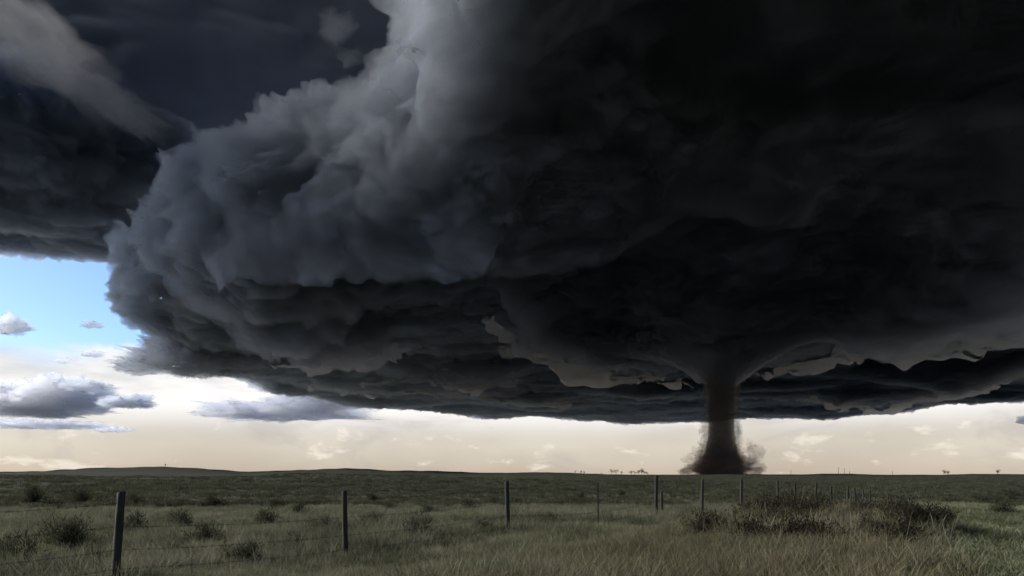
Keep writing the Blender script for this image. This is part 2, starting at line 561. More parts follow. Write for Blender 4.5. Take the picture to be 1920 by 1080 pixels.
FY = np.array([fence_spot(p)[1] for p, r_, k in FENCE if k != 'stub'])
FZ = []
for p, r_, k in FENCE:
    if k == 'stub':
        continue
    y = fence_spot(p)[1]
    d = ray(p, r_)
    FZ.append(EYE + d.z / d.y * y - 1.2)
FZ = np.array(FZ)
SKY_X = [-400, 0, 80, 150, 300, 380, 450, 540, 650, 720, 800, 880, 960, 1040, 1100, 1200, 1300, 1370, 1430, 1500, 1540, 1600, 1680, 1760, 1820, 1920, 2300]
SKY_R = [884, 885, 884.5, 881, 876.5, 880, 884, 881.5, 879.5, 881.5, 884, 886.5, 886, 888, 888.5, 890, 889.5, 888.5, 889.5, 889.5, 888.5, 888.8, 890, 890, 888.8, 889.5, 889]


def height(x, y):
    x = np.asarray(x, float)
    y = np.asarray(y, float)
    r = np.hypot(x, y)
    p = np.stack([x, y, np.zeros_like(x)], -1)
    gz = np.interp(y, FY, FZ)
    D = ((x + 5.3) - (y - 9) * 0.85) / 1.312            # metres on the photographer's side of the fence
    land = gz * np.exp(-np.maximum(-D, 0) / 40) + (-0.75) * (1 - np.exp(-np.maximum(-D, 0) / 40))
    bank = 0.58 * sstep(D, 2.2, 7.0) * (1 - 0.5 * sstep(y, 16, 30))
    right = -1.0 * sstep(y, 15, 42) * sstep(D, 0.0, 4.0)
    mound = 0.20 * np.exp(-(((x - 4.8) / 2.2) ** 2 + ((y - 11) / 2.8) ** 2))
    track = -0.12 * np.exp(-((x - 0.62 * y - 2.2) / 1.6) ** 2) * sstep(y, 5, 9)
    near = land + bank + right + mound + track
    near = near + 0.16 * fbm(p / 6.0, 3, 301) + 0.05 * fbm(p / 1.3, 2, 305)
    roll = fbm(p / 60.0, 3, 311) * 1.1 * sstep(r, 30, 90) + fbm(p / 230.0, 3, 315) * 3.2 * sstep(r, 90, 300)
    az = np.arctan2(x, np.maximum(y, 1e-3))
    col_px = 960 + F * np.tan(np.clip(az, -1.2, 1.2))
    left = 1 - sstep(col_px, 500, 1150)
    ridge = (1.0 + 0.6 * fbm(p / 45.0, 3, 321)) * np.exp(-((r - 150) / 45.0) ** 2) * (0.3 + 1.5 * left)
    front = sstep(y, -200, 600)
    for rk, wk, hk, sk in ((95, 16, 0.55, 341), (230, 40, 1.6, 343), (430, 80, 3.0, 345), (700, 120, 4.5, 347)):
        ridge = ridge + hk * np.maximum(fbm(p / (rk * 0.55), 3, sk) + 0.12, -0.2) * np.exp(-((r - rk) / wk) ** 2) * front
    sky_h = (890.0 - np.interp(col_px, SKY_X, SKY_R)) / F * 2600.0 * np.cos(np.clip(az, -1.2, 1.2))
    far = (sky_h + 1.45 + (4.0 + 12.0 * left) * fbm(p / 330.0, 4, 331)) * np.exp(-((r - 2600) / 700.0) ** 2) * front
    mid = (0.45 * sky_h + 4.5 * fbm(p / 170.0, 4, 335)) * np.exp(-((r - 1100) / 330.0) ** 2) * front
    farland = -0.5 * sstep(r, 300, 2000) - 6.0 * sstep(r, 4000, 12000)
    return near * (1 - sstep(r, 250, 700)) + (-0.9) * sstep(r, 250, 700) + roll + ridge + far + mid + farland


def build_ground():
    az_f = np.r_[np.linspace(R(-52), R(52), 620), np.linspace(R(52), R(308), 150)[1:-1]]
    rr = np.r_[0.4, np.geomspace(2.0, 60.0, 210), np.geomspace(61.0, 70000.0, 260)]
    A, RR = np.meshgrid(az_f, rr, indexing='ij')
    X, Y = RR * np.sin(A), RR * np.cos(A)
    Z = height(X.ravel(), Y.ravel()).reshape(X.shape)
    V = np.stack([X, Y, Z], -1)
    V[:, 0] = V[:, 0].mean(0)
    m, t, out = new_mat('prairie_soil')
    tcx = t.n('ShaderNodeTexCoord').outputs['Object']
    n1 = t.noise(tcx, 0.35, 6, 0.6)
    n2 = t.noise(tcx, 0.02, 5, 0.55, 0.4)
    n3 = t.noise(tcx, 0.004, 4, 0.55, 0.3)
    c1 = t.ramp(n1, [(0.3, (0.05, 0.054, 0.032)), (0.5, (0.085, 0.09, 0.054)), (0.7, (0.13, 0.125, 0.082))])
    c2 = t.ramp(n2, [(0.35, (0.04, 0.045, 0.027)), (0.55, (0.09, 0.095, 0.056)), (0.7, (0.14, 0.135, 0.09))])
    cc = t.mix(0.55, c1, c2)
    cc = t.mix(t.smooth(n3, 0.45, 0.62), cc, (0.06, 0.064, 0.042, 1))
    # sage-dark rises beyond the pasture, then hills with haze grey painted into their colour
    sy = t.n('ShaderNodeSeparateXYZ', i_0=tcx).outputs[1]
    yy = t.math('ADD', sy, t.math('MULTIPLY', t.math('SUBTRACT', n2, 0.5), 90.0))
    cc = t.mix(t.math('MULTIPLY', t.smooth(yy, 55, 100), 0.85), cc, t.mix(n2, (0.028, 0.031, 0.020, 1), (0.06, 0.062, 0.042, 1)))
    cc = t.mix(t.smooth(yy, 900, 1700), cc, t.mix(n3, (0.075, 0.08, 0.072, 1), (0.12, 0.125, 0.115, 1)))
    b = t.n('ShaderNodeBsdfPrincipled', i_Roughness=0.95)
    b.inputs['Specular IOR Level'].default_value = 0.1
    t.put(b.inputs['Base Color'], cc)
    bp = t.n('ShaderNodeBump', i_Strength=0.8, i_Distance=0.4)
    t.put(bp.inputs['Height'], t.noise(tcx, 1.2, 8, 0.7))
    t.put(b.inputs['Normal'], bp.outputs[0])
    t.t.links.new(b.outputs[0], out.inputs['Surface'])
    o = obj('ground', grid_mesh('ground', V, True, True, True), m)
    tag(o, None, None, kind='structure')


build_ground()


# ------------------------------------------------------------------ grass
def blade_mat(name, stops, rough=0.7):
    m, t, out = new_mat(name)
    rnd = t.n('ShaderNodeObjectInfo').outputs['Random']
    pos = t.n('ShaderNodeNewGeometry').outputs['Position']
    pn = t.noise(pos, 0.28, 5, 0.65)
    f = t.math('ADD', t.math('MULTIPLY', rnd, 0.55), t.math('MULTIPLY', t.math('SUBTRACT', pn, 0.33), 1.5), clamp=True)
    c_ = t.ramp(f, stops)
    d = t.n('ShaderNodeBsdfDiffuse', i_0=c_)
    tl = t.n('ShaderNodeBsdfTranslucent', i_0=c_)
    mx = t.n('ShaderNodeMixShader', i_0=0.35, i_1=d.outputs[0], i_2=tl.outputs[0])
    t.t.links.new(mx.outputs[0], out.inputs['Surface'])
    return m


M_GRASS = blade_mat('prairie_grass', [(0.0, (0.045, 0.047, 0.028)), (0.35, (0.13, 0.132, 0.080)), (0.65, (0.22, 0.215, 0.140)), (1.0, (0.34, 0.315, 0.22))])
M_BUNCH = blade_mat('bunch_grass', [(0.0, (0.05, 0.052, 0.032)), (0.4, (0.12, 0.122, 0.08)), (0.7, (0.20, 0.195, 0.135)), (1.0, (0.30, 0.28, 0.2))])
M_RISE = blade_mat('sage_rise', [(0.0, (0.028, 0.030, 0.019)), (0.45, (0.06, 0.063, 0.040)), (0.8, (0.105, 0.108, 0.070)), (1.0, (0.17, 0.165, 0.11))])
M_TRACK = blade_mat('track_turf', [(0.0, (0.08, 0.088, 0.048)), (0.5, (0.17, 0.18, 0.105)), (1.0, (0.28, 0.28, 0.18))])
M_DRY = blade_mat('dry_grass', [(0.0, (0.06, 0.056, 0.032)), (0.4, (0.13, 0.12, 0.07)), (0.75, (0.22, 0.19, 0.125)), (1.0, (0.32, 0.27, 0.19))])
M_SAGE = blade_mat('sage_leaf', [(0.0, (0.028, 0.032, 0.019)), (0.5, (0.055, 0.06, 0.037)), (1.0, (0.10, 0.105, 0.07))])
M_BRUSH = blade_mat('dark_brush_leaf', [(0.0, (0.016, 0.015, 0.011)), (0.5, (0.034, 0.032, 0.022)), (1.0, (0.07, 0.06, 0.042))])


def tuft_mesh(name, n, hgt, spread, width, lean, seed, mat):
    rg = np.random.default_rng(seed)
    V, Fq = [], []
    for k in range(n):
        a = rg.uniform(0, 2 * math.pi)
        r0 = spread * math.sqrt(rg.uniform(0, 1))
        b0 = np.array([r0 * math.cos(a), r0 * math.sin(a), -0.02])
        h = hgt * rg.uniform(0.5, 1.15)
        dirn = rg.uniform(0, 2 * math.pi)
        ln = lean * rg.uniform(0.2, 1.3) * h
        dv = np.array([math.cos(dirn), math.sin(dirn), 0]) * ln + np.array([0.12 * h, 0, 0])
        sd = rg.uniform(0, math.pi)
        sv = np.array([math.cos(sd), math.sin(sd), 0]) * width * rg.uniform(0.6, 1.2)
        i0 = len(V)
        for t_, w_ in ((0, 1.0), (0.4, 0.8), (0.75, 0.5)):
            c_ = b0 + dv * t_ ** 1.8 + np.array([0, 0, h * t_ * (1 - 0.12 * t_)])
            V += [c_ - sv * w_ / 2, c_ + sv * w_ / 2]
        V.append(b0 + dv * 1.05 + np.array([0, 0, h * 0.88]))
        Fq += [(i0, i0 + 1, i0 + 3, i0 + 2), (i0 + 2, i0 + 3, i0 + 5, i0 + 4), (i0 + 4, i0 + 5, i0 + 6)]
    me = bpy.data.meshes.new(name)
    me.from_pydata([tuple(v) for v in V], [], Fq)
    me.materials.append(mat)
    return me


def scatter(name, P, scale, meshes, label, cat, seed=0, tilt=0.15):
    """one object that sows many tufts over the ground"""
    me = bpy.data.meshes.new(name)
    me.vertices.add(len(P))
    me.vertices.foreach_set('co', np.ascontiguousarray(P, np.float32).ravel())
    rg = np.random.default_rng(seed)
    rot = np.stack([rg.normal(0, tilt, len(P)), rg.normal(0, tilt, len(P)), rg.uniform(0, 2 * math.pi, len(P))], -1).astype(np.float32)
    me.attributes.new('rot', 'FLOAT_VECTOR', 'POINT').data.foreach_set('vector', rot.ravel())
    me.attributes.new('scl', 'FLOAT', 'POINT').data.foreach_set('value', np.asarray(scale, np.float32))
    o = obj(name, me)
    kc = bpy.data.collections.new(name + '_tufts')
    for q, mm in enumerate(meshes):
        kc.objects.link(bpy.data.objects.new(name + '_tuft', mm))
    ng = bpy.data.node_groups.new(name, 'GeometryNodeTree')
    ng.interface.new_socket('Geometry', in_out='INPUT', socket_type='NodeSocketGeometry')
    ng.interface.new_socket('Geometry', in_out='OUTPUT', socket_type='NodeSocketGeometry')
    gi, go = ng.nodes.new('NodeGroupInput'), ng.nodes.new('NodeGroupOutput')
    ci = ng.nodes.new('GeometryNodeCollectionInfo')
    ci.inputs['Collection'].default_value = kc
    ci.inputs['Separate Children'].default_value = True
    ci.inputs['Reset Children'].default_value = True
    ip = ng.nodes.new('GeometryNodeInstanceOnPoints')
    ip.inputs['Pick Instance'].default_value = True
    ra = ng.nodes.new('GeometryNodeInputNamedAttribute')
    ra.data_type = 'FLOAT_VECTOR'
    ra.inputs['Name'].default_value = 'rot'
    sa = ng.nodes.new('GeometryNodeInputNamedAttribute')
    sa.data_type = 'FLOAT'
    sa.inputs['Name'].default_value = 'scl'
    lk = ng.links.new
    lk(gi.outputs[0], ip.inputs['Points'])
    lk(ci.outputs[0], ip.inputs['Instance'])
    lk(ra.outputs['Attribute'], ip.inputs['Rotation'])
    lk(sa.outputs['Attribute'], ip.inputs['Scale'])
    lk(ip.outputs[0], go.inputs[0])
    md = o.modifiers.new('sow', 'NODES')
    md.node_group = ng
    tag(o, label, cat, kind='stuff')
    return o


def sow(n, rmin, rmax, half_az, seed, power=1.0):
    """random places on the land in front, thinner with distance"""
    rg = np.random.default_rng(seed)
    u = rg.uniform(0, 1, n)
    r = rmin * (rmax / rmin) ** (u ** power)
    a = rg.uniform(-half_az, half_az, n)
    return r * np.sin(a), r * np.cos(a)


def zone_D(x, y):
    return ((x + 5.3) - (y - 9) * 0.85) / 1.312


def track_w(x, y):
    return np.exp(-((x - 0.64 * y - 1.0) / (0.10 * y + 0.9)) ** 2) * sstep(y, 1, 4)


def build_grass():
    green = [tuft_mesh('grass_tuft', 26, 0.30, 0.16, 0.011, 0.55, 20 + k, M_GRASS) for k in range(6)]
    far_green = [tuft_mesh('grass_clump', 40, 0.34, 0.45, 0.035, 0.5, 40 + k, M_RISE) for k in range(5)]
    short = [tuft_mesh('turf_tuft', 30, 0.10, 0.17, 0.010, 0.8, 60 + k, M_TRACK) for k in range(4)]
    dry = [tuft_mesh('dry_tuft', 22, 0.30, 0.14, 0.007, 0.6, 80 + k, M_DRY) for k in range(6)]
    stalk = [tuft_mesh('stalk_tuft', 4, 0.5, 0.07, 0.006, 0.35, 95 + k, M_DRY) for k in range(4)]
    # pasture
    x, y = sow(66000, 5.0, 75.0, R(46), 1, 0.85)
    keep = (rng.uniform(0, 1, len(x)) > 1.25 * track_w(x, y))
    x, y = x[keep], y[keep]
    p = np.stack([x, y, np.zeros_like(x)], -1)
    patch = fbm(p / 2.2, 3, 401)
    D = zone_D(x, y)
    scl = rng.uniform(0.6, 1.15, len(x)) * (1 + 0.9 * patch) * 0.8
    P = np.stack([x, y, height(x, y)], -1)
    scatter('pasture_grass', P, np.clip(scl, 0.3, 1.8), green, 'wind-blown olive green grass covering the prairie', 'grass', 1)
    x, y = sow(46000, 52.0, 520.0, R(46), 2, 0.9)
    p = np.stack([x, y, np.zeros_like(x)], -1)
    patch = fbm(p / 9.0, 3, 405)
    P = np.stack([x, y, height(x, y)], -1)
    scatter('far_grass', P, np.clip(rng.uniform(0.6, 1.2, len(x)) * (1 + 1.2 * patch), 0.3, 2.0), far_green, 'distant rough grass reaching to the low hills', 'grass', 2)
    bunch = [tuft_mesh('bunch_tuft', 70, 0.42, 0.30, 0.010, 0.7, 110 + k, M_BUNCH) for k in range(5)]
    x, y = sow(5200, 6.0, 75.0, R(46), 9, 0.8)
    p = np.stack([x, y, np.zeros_like(x)], -1)
    keep = (fbm(p / 3.0, 3, 431) > -0.05) & (zone_D(x, y) < 0.8) & (y > 8.5)
    x, y = x[keep], y[keep]
    P = np.stack([x, y, height(x, y)], -1)
    scatter('bunch_grass', P, rng.uniform(0.5, 1.25, len(x)), bunch, 'pale bushy bunch grass dotted through the pasture', 'grass', 8)
    # the cropped track on the right
    rg = np.random.default_rng(5)
    y = rg.uniform(4, 40, 42000) ** 1.0
    x = 0.64 * y + 1.0 + rg.normal(0, 1, len(y)) * (0.10 * y + 0.9) * 1.0
    P = np.stack([x, y, height(x, y)], -1)
    scatter('track_grass', P, rg.uniform(0.6, 1.3, len(x)), short, 'short cropped green grass on the track beside the bank', 'grass', 3)
    # dry grass on the bank before the fence
    x, y = sow(30000, 4.6, 22.0, R(44), 6, 0.9)
    D = zone_D(x, y)
    p = np.stack([x, y, np.zeros_like(x)], -1)
    wgt = sstep(D, 3.0, 5.5) * np.clip(1 - 1.4 * track_w(x, y), 0, 1) * np.clip(0.75 + 1.6 * fbm(p / 1.6, 3, 411), 0.05, 1)
    keep = rng.uniform(0, 1, len(x)) < wgt
    x, y = x[keep], y[keep]
    P = np.stack([x, y, height(x, y)], -1)
    scatter('dry_grass', P, rng.uniform(0.55, 1.15, len(x)), dry, 'tall tan dry grass on the bank before the fence', 'grass', 4)
    x, y = sow(1500, 5.0, 20.0, R(44), 7, 0.9)
    D = zone_D(x, y)
    keep = rng.uniform(0, 1, len(x)) < 0.03 + 0.7 * sstep(D, 3.0, 5.5) * np.clip(1 - 1.5 * track_w(x, y), 0, 1)
    x, y = x[keep], y[keep]
    P = np.stack([x, y, height(x, y)], -1)
    scatter('seed_stalks', P, rng.uniform(0.6, 1.3, len(x)), stalk, 'pale seed stalks standing above the dry grass', 'grass', 5, 0.25)


build_grass()


# ------------------------------------------------------------------ shrubs
def shrub_meshes(seed, mat, spiky):
    rg = np.random.default_rng(seed)
    V, Fq, SV, SF = [], [], [], []
    for k in range(34):                                   # twigs
        a = rg.uniform(0, 2 * math.pi)
        el = rg.uniform(0.25, 1.45)
        L_ = rg.uniform(0.55, 1.0)
        tip = np.array([math.cos(a) * math.cos(el) * 0.75, math.sin(a) * math.cos(el) * 0.75, math.sin(el)]) * L_ * 0.55
        root = np.array([rg.normal(0, .04), rg.normal(0, .04), -0.03])
        sv = np.array([-math.sin(a), math.cos(a), 0]) * 0.008
        i0 = len(SV)
        SV += [root - sv, root + sv, tip]
        SF.append((i0, i0 + 1, i0 + 2))
        for q in range(36):                               # leaves along the twig
            f = rg.uniform(0.25, 1.05)
            c_ = root + (tip - root) * f + rg.normal(0, 0.045, 3)
            if c_[2] < 0:
                continue
            dv = rg.normal(0, 1, 3) + (tip - root) * (3.0 if spiky else 1.2) + np.array([0, 0, 0.8])
            dv /= np.linalg.norm(dv)
            sd = np.cross(dv, rg.normal(0, 1, 3))
            sd /= np.linalg.norm(sd) + 1e-6
            ll = rg.uniform(0.04, 0.085) * (1.5 if spiky else 1)
            ww = ll * (0.13 if spiky else 0.28)
            i1 = len(V)
            V += [c_ - sd * ww * .5, c_ + sd * ww * .5, c_ + dv * ll]
            Fq.append((i1, i1 + 1, i1 + 2))
    fm = bpy.data.meshes.new('shrub_foliage')
    fm.from_pydata([tuple(v) for v in V], [], Fq)
    fm.materials.append(mat)
    sm = bpy.data.meshes.new('shrub_stem')
    sm.from_pydata([tuple(v) for v in SV], [], SF)
    return fm, sm


m_stem, t_, o_ = new_mat('shrub_bark')
b_ = t_.n('ShaderNodeBsdfPrincipled', i_Roughness=0.9)
t_.put(b_.inputs['Base Color'], t_.ramp(t_.noise(t_.n('ShaderNodeTexCoord').outputs['Object'], 30, 4), [(0.3, (0.02, 0.016, 0.012)), (0.7, (0.05, 0.042, 0.032))]))
t_.t.links.new(b_.outputs[0], o_.inputs['Surface'])
SAGE = [shrub_meshes(500 + k, M_SAGE, True) for k in range(4)]
BRUSH = [shrub_meshes(540 + k, M_BRUSH, False) for k in range(4)]
for fm, sm in SAGE + BRUSH:
    sm.materials.append(m_stem)


def ground_at(px_, py_):
    """where a pixel's ray meets the land"""
    d = ray(px_, py_)
    ts = np.geomspace(3, 900, 1500)
    x, y, z = d.x * ts, d.y * ts, EYE + d.z * ts
    below = z < height(x, y)
    k = int(np.argmax(below)) if below.any() else len(ts) - 1
    return float(x[k]), float(y[k])


def shrub(x, y, size, kit, k, name, label, group, flat=1.0):
    e = empty(name, (x, y, float(height(np.array([x]), np.array([y]))[0]) - 0.02))
    e.rotation_euler = (0, 0, random.uniform(0, 6.28))
    e.scale = (size * flat, size * flat, size)
    fm, sm = kit[k % len(kit)]
    obj('foliage', fm, None, e)
    obj('stem', sm, None, e)
    tag(e, label, 'shrub', group)


FIELD_SHRUBS = [  # column, row of the foot, width in photograph pixels
    (128, 1030, 95), (250, 1000, 60), (340, 990, 55), (385, 1022, 70), (455, 1062, 85), (560, 1040, 60), (30, 1070, 90), (250, 948, 40), (805, 968, 48), (880, 962, 46), (840, 960, 36),
    (925, 945, 30), (700, 990, 56), (730, 962, 36), (782, 1012, 84), (905, 1000, 52), (1030, 985, 44), (60, 945, 50), (150, 944, 44), (400, 950, 36), (520, 955, 36), (560, 968, 44), (610, 1000, 52),
    (500, 985, 52), (700, 940, 30), (1090, 938, 26), (1165, 930, 20), (1880, 965, 42), (330, 1045, 60), (180, 1065, 60)]
for q, (a_, b2, wd) in enumerate(FIELD_SHRUBS):
    x, y = ground_at(a_, b2)
    sz = wd / F * math.hypot(x, y) / 0.85
    if a_ == 1880:
        lab, grp = 'lone dark bush beside the grassy track past the mound', None
    elif y > 30:
        lab, grp = 'dark sagebrush dot where the pasture meets the darker rise', 'sagebrush far out in the pasture'
    elif wd >= 60:
        lab, grp = 'broad dark sagebrush clump in the pasture close behind the wire fence', 'broad sagebrush behind the fence'
    else:
        lab, grp = 'small dark sagebrush tuft in the pasture grass behind the wire fence', 'small sagebrush behind the fence'
    shrub(x, y, sz, SAGE, q, 'sagebrush', lab, grp, 1.2)
MOUND_SHRUBS = []
rg_ = np.random.default_rng(77)
while len(MOUND_SHRUBS) < 90:
    y = rg_.uniform(7.0, 14.5)
    x = 0.45 * y + rg_.uniform(-1, 1) * 0.20 * y
    e_ = ((x / y - 0.45) / 0.20) ** 2 + ((y - 10.4) / 3.6) ** 2
    if e_ < 1.0 + rg_.uniform(-0.3, 0.25) and zone_D(x, y) > 0.8:
        MOUND_SHRUBS.append((x, y))
for q, (x, y) in enumerate(MOUND_SHRUBS):
    shrub(x, y, rg_.uniform(0.45, 0.85), BRUSH, q, 'brush_shrub', 'low dark brown brush bush on the mound beside the grassy track', 'brush covering the mound', 1.1)


# ------------------------------------------------------------------ the fence
def wood_mat(name, lo, hi):
    m, t, out = new_mat(name)
    tcx = t.n('ShaderNodeTexCoord').outputs['Object']
    st = t.n('ShaderNodeVectorMath', operation='MULTIPLY', i_0=tcx, i_1=(14.0, 14.0, 1.4)).outputs[0]
    n = t.noise(st, 3.0, 6, 0.65, 0.3)
    c_ = t.ramp(n, [(0.3, lo), (0.7, hi)])
    b = t.n('ShaderNodeBsdfPrincipled', i_Roughness=0.85)
    t.put(b.inputs['Base Color'], c_)
    bp = t.n('ShaderNodeBump', i_Strength=0.7, i_Distance=0.01)
    t.put(bp.inputs['Height'], n)
    t.put(b.inputs['Normal'], bp.outputs[0])
    t.t.links.new(b.outputs[0], out.inputs['Surface'])
    return m


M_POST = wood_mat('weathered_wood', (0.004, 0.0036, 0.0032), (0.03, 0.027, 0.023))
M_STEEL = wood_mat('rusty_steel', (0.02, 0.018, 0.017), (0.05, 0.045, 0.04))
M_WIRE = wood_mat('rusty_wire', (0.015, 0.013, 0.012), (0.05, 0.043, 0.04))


def post_mesh(rad, h, seed, steel=False):
    rg = np.random.default_rng(seed)
    if steel:
        bm = bmesh.new()
        for sx, sy, ox, oy in ((0.032, 0.005, 0, 0), (0.005, 0.03, 0, 0.0176)):
            r_ = bmesh.ops.create_cube(bm, size=1.0)
            bmesh.ops.scale(bm, vec=(sx, sy, h + 0.4), verts=r_['verts'])
            bmesh.ops.translate(bm, vec=(ox, oy, (h - 0.4) / 2), verts=r_['verts'])
        for k in range(14):
            r_ = bmesh.ops.create_cube(bm, size=1.0)
            bmesh.ops.scale(bm, vec=(0.012, 0.012, 0.02), verts=r_['verts'])
            bmesh.ops.translate(bm, vec=(0, -0.0085, 0.15 + k * 0.07), verts=r_['verts'])
        me = bpy.data.meshes.new('steel_post')
        bm.to_mesh(me)
        bm.free()
        return me
    nu, nv = 14, 15
    th = np.linspace(0, 2 * np.pi, nu, endpoint=False)
    zz_ = np.r_[np.linspace(-0.4, h - 0.012, nv), h, h + 0.004]
    V = np.zeros((nu, nv + 2, 3))
    for j, z_ in enumerate(zz_):
        f = 1.0 if j < nv else (0.9 if j == nv else 0.0)
        lump = 1 + 0.05 * np.sin(th * 2 + seed) + 0.035 * rg.normal(0, 1, nu)
        V[:, j, 0] = rad * f * lump * np.cos(th) * (1.06 - 0.08 * z_ / h)
        V[:, j, 1] = rad * f * lump * np.sin(th) * (1.06 - 0.08 * z_ / h)
        V[:, j, 2] = z_ + (0.012 * np.cos(th) if j >= nv - 1 else 0)
    V[:, -1] = V[:, -1].mean(0)
    return grid_mesh('post', V, True, True, True)


def tube(name, pts, rad, mat, parent, k=5):
    pts = [np.array(p, float) for p in pts]
    V = []
    for i, p in enumerate(pts):
        a = pts[max(i - 1, 0)]
        b = pts[min(i + 1, len(pts) - 1)]
        d = (b - a) / np.linalg.norm(b - a)
        u = np.cross(d, (0, 0, 1.0))
        u /= np.linalg.norm(u) + 1e-9
        v = np.cross(u, d)
        V.append([p + rad * (math.cos(q) * u + math.sin(q) * v) for q in np.linspace(0, 2 * math.pi, k, endpoint=False)])
    V = np.array(V).transpose(1, 0, 2)
    return obj(name, grid_mesh(name, V, True, True), mat, parent)


fx, fy = fence_spot(215)
fence = empty('wire_fence', (0, 0, 0))
tag(fence, 'barbed wire fence on weathered wooden posts running across the prairie', 'fence')
heads = []
for q, (p, row, kind) in enumerate(FENCE):
    x, y = fence_spot(p)
    d = ray(p, row)
    top = EYE + d.z / d.y * y
    g = float(height(np.array([x]), np.array([y]))[0])
    h = top - g
    if kind == 'stub':
        y += 0.5
        x = ray(p, 950).x / ray(p, 950).y * y
        d = ray(p, row)
        top = EYE + d.z / d.y * y
        h = top - g
    rad = {'wood': 0.052, 'steel': 0.018, 'stub': 0.045, 'thin': 0.052}[kind] * random.uniform(0.88, 1.1)
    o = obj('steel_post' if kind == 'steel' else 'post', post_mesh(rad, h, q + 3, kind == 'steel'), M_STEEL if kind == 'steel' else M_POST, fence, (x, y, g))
    o.rotation_euler = (R(random.uniform(-1.2, 1.2)), R(3.6 if p == 215 else random.uniform(-1.8, 1.8) if kind != 'thin' else random.uniform(-3, 3)), 0)
    if kind != 'stub':
        heads.append((x, y, g, top, rad))
for k, f in enumerate((0.14, 0.42, 0.70, 0.93)):
    pts = []
    for (x0, y0, g0, t0, r0), (x1, y1, g1, t1, r1) in zip(heads[:-1], heads[1:]):
        for s_ in np.linspace(0, 1, 8, endpoint=False):
            z0 = t0 - f * 1.1
            z1 = t1 - f * 1.1
            off = -0.055 + 0.0
            sag = 0.035 * 4 * s_ * (1 - s_)
            pts.append((x0 + (x1 - x0) * s_ + 0.045, y0 + (y1 - y0) * s_ - 0.05, z0 + (z1 - z0) * s_ - sag))
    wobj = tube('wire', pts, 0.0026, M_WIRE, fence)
    # barbs, every hand's breadth or so on the near spans
    bm = bmesh.new()
    P_ = np.array(pts)
    for i in range(min(len(P_) - 1, 40)):
        for s_ in (0.15, 0.5, 0.85):
            c_ = P_[i] + (P_[i + 1] - P_[i]) * s_
            for dv in ((0.02, 0, 0.018), (-0.02, 0, 0.018)):
                a_ = bm.verts.new(c_ - np.array(dv))
                b2 = bm.verts.new(c_ + np.array(dv))
                c2 = bm.verts.new(c_ + np.array(dv) + np.array((0, 0, 0.004)))
                d2 = bm.verts.new(c_ - np.array(dv) + np.array((0, 0, 0.004)))
                bm.faces.new((a_, b2, c2, d2))
    bme = bpy.data.meshes.new('barbs')
    bm.to_mesh(bme)
    bm.free()
    tag(obj('barbs', bme, M_WIRE, wobj), None, None, kind='stuff')


# ------------------------------------------------------------------ the tornado
def revolve(name, prof, cx, cy, seed, nu, nv, wob, fine, mat, parent, lean=(0, 0), swirl=1.2):
    prof = np.array(prof, float)                       # (z, radius), from the ground up
    zf = np.linspace(prof[0, 0], prof[-1, 0], nv)
    rf = np.interp(zf, prof[:, 0], prof[:, 1])
    k = np.hanning(9)
    k /= k.sum()
    rf = np.convolve(np.pad(rf, 4, mode='edge'), k, 'valid')
    th = np.linspace(0, 2 * np.pi, nu, endpoint=False)
    T, Z = np.meshgrid(th, zf, indexing='ij')
    RR = np.broadcast_to(rf, T.shape)
    A = T + swirl * Z / 300.0
    q = np.stack([np.cos(A) * 1.6, np.sin(A) * 1.6, Z / 150.0], -1).reshape(-1, 3)
    d = wob * fbm(q, 3, seed) + fine * (fbm(q * 4.0, 4, seed + 5, 0.55, True) - 0.3)
    RR = RR * (1 + d.reshape(T.shape))
    X = cx + lean[0] * Z + RR * np.cos(T)
    Y = cy + lean[1] * Z + RR * np.sin(T)
    V = np.stack([X, Y, Z], -1)
    V[:, 0] = V[:, 0].mean(0)
    V[:, -1] = V[:, -1].mean(0)
    return obj(name, grid_mesh(name, V, True, True, True), mat, parent)


tor = empty('tornado', (TX, TY, 0))
tag(tor, 'dark dusty tornado funnel reaching from the storm cloud down to the prairie', 'tornado')
PXM = 3830 / F * 1.0                                    # metres a photograph pixel spans out there
zr = lambda row: float(at_depth(1352, row, TY)[2])
core = [(-8, 0), (-7, 38), (zr(888), 37), (zr(870), 34), (zr(850), 30), (zr(830), 25.5), (zr(810), 23.5), (zr(790), 22.5), (zr(750), 23), (zr(720), 25.5), (zr(700), 30), (zr(680), 38), (zr(660), 50), (zr(640), 66), (zr(622), 84), (zr(618), 0)]
core = [(z_, r_ * PXM) for z_, r_ in core]
revolve('funnel', core, 0, 0, 801, 240, 300, 0.15, 0.22, M_DUST, tor)
vein = [(-8, 0), (-7, 48), (zr(888), 46), (zr(860), 39), (zr(830), 34), (zr(800), 33), (zr(760), 32), (zr(720), 34), (zr(690), 40), (zr(660), 58), (zr(655), 0)]
revolve('dust_sheath', [(z_, r_ * PXM) for z_, r_ in vein], 0, 0, 821, 200, 220, 0.16, 0.40, M_VEIL, tor, swirl=2.0)


def debris(px_, py_, rx, rz, seed, mat=M_DEBRIS, dy=0):
    c_ = at_depth(px_, py_, TY + dy)
    o = puff_cloud('debris_cloud', (0, 0, 0), (rx * PXM * 1.15, rx * PXM * 0.95, rz * PXM * 1.15), seed, 70, 44, 0.6, 0.3, 0.8, mat, 1.6, 0, 6)
    o.parent = tor
    o.location = (c_[0] - TX, c_[1] - TY, c_[2])


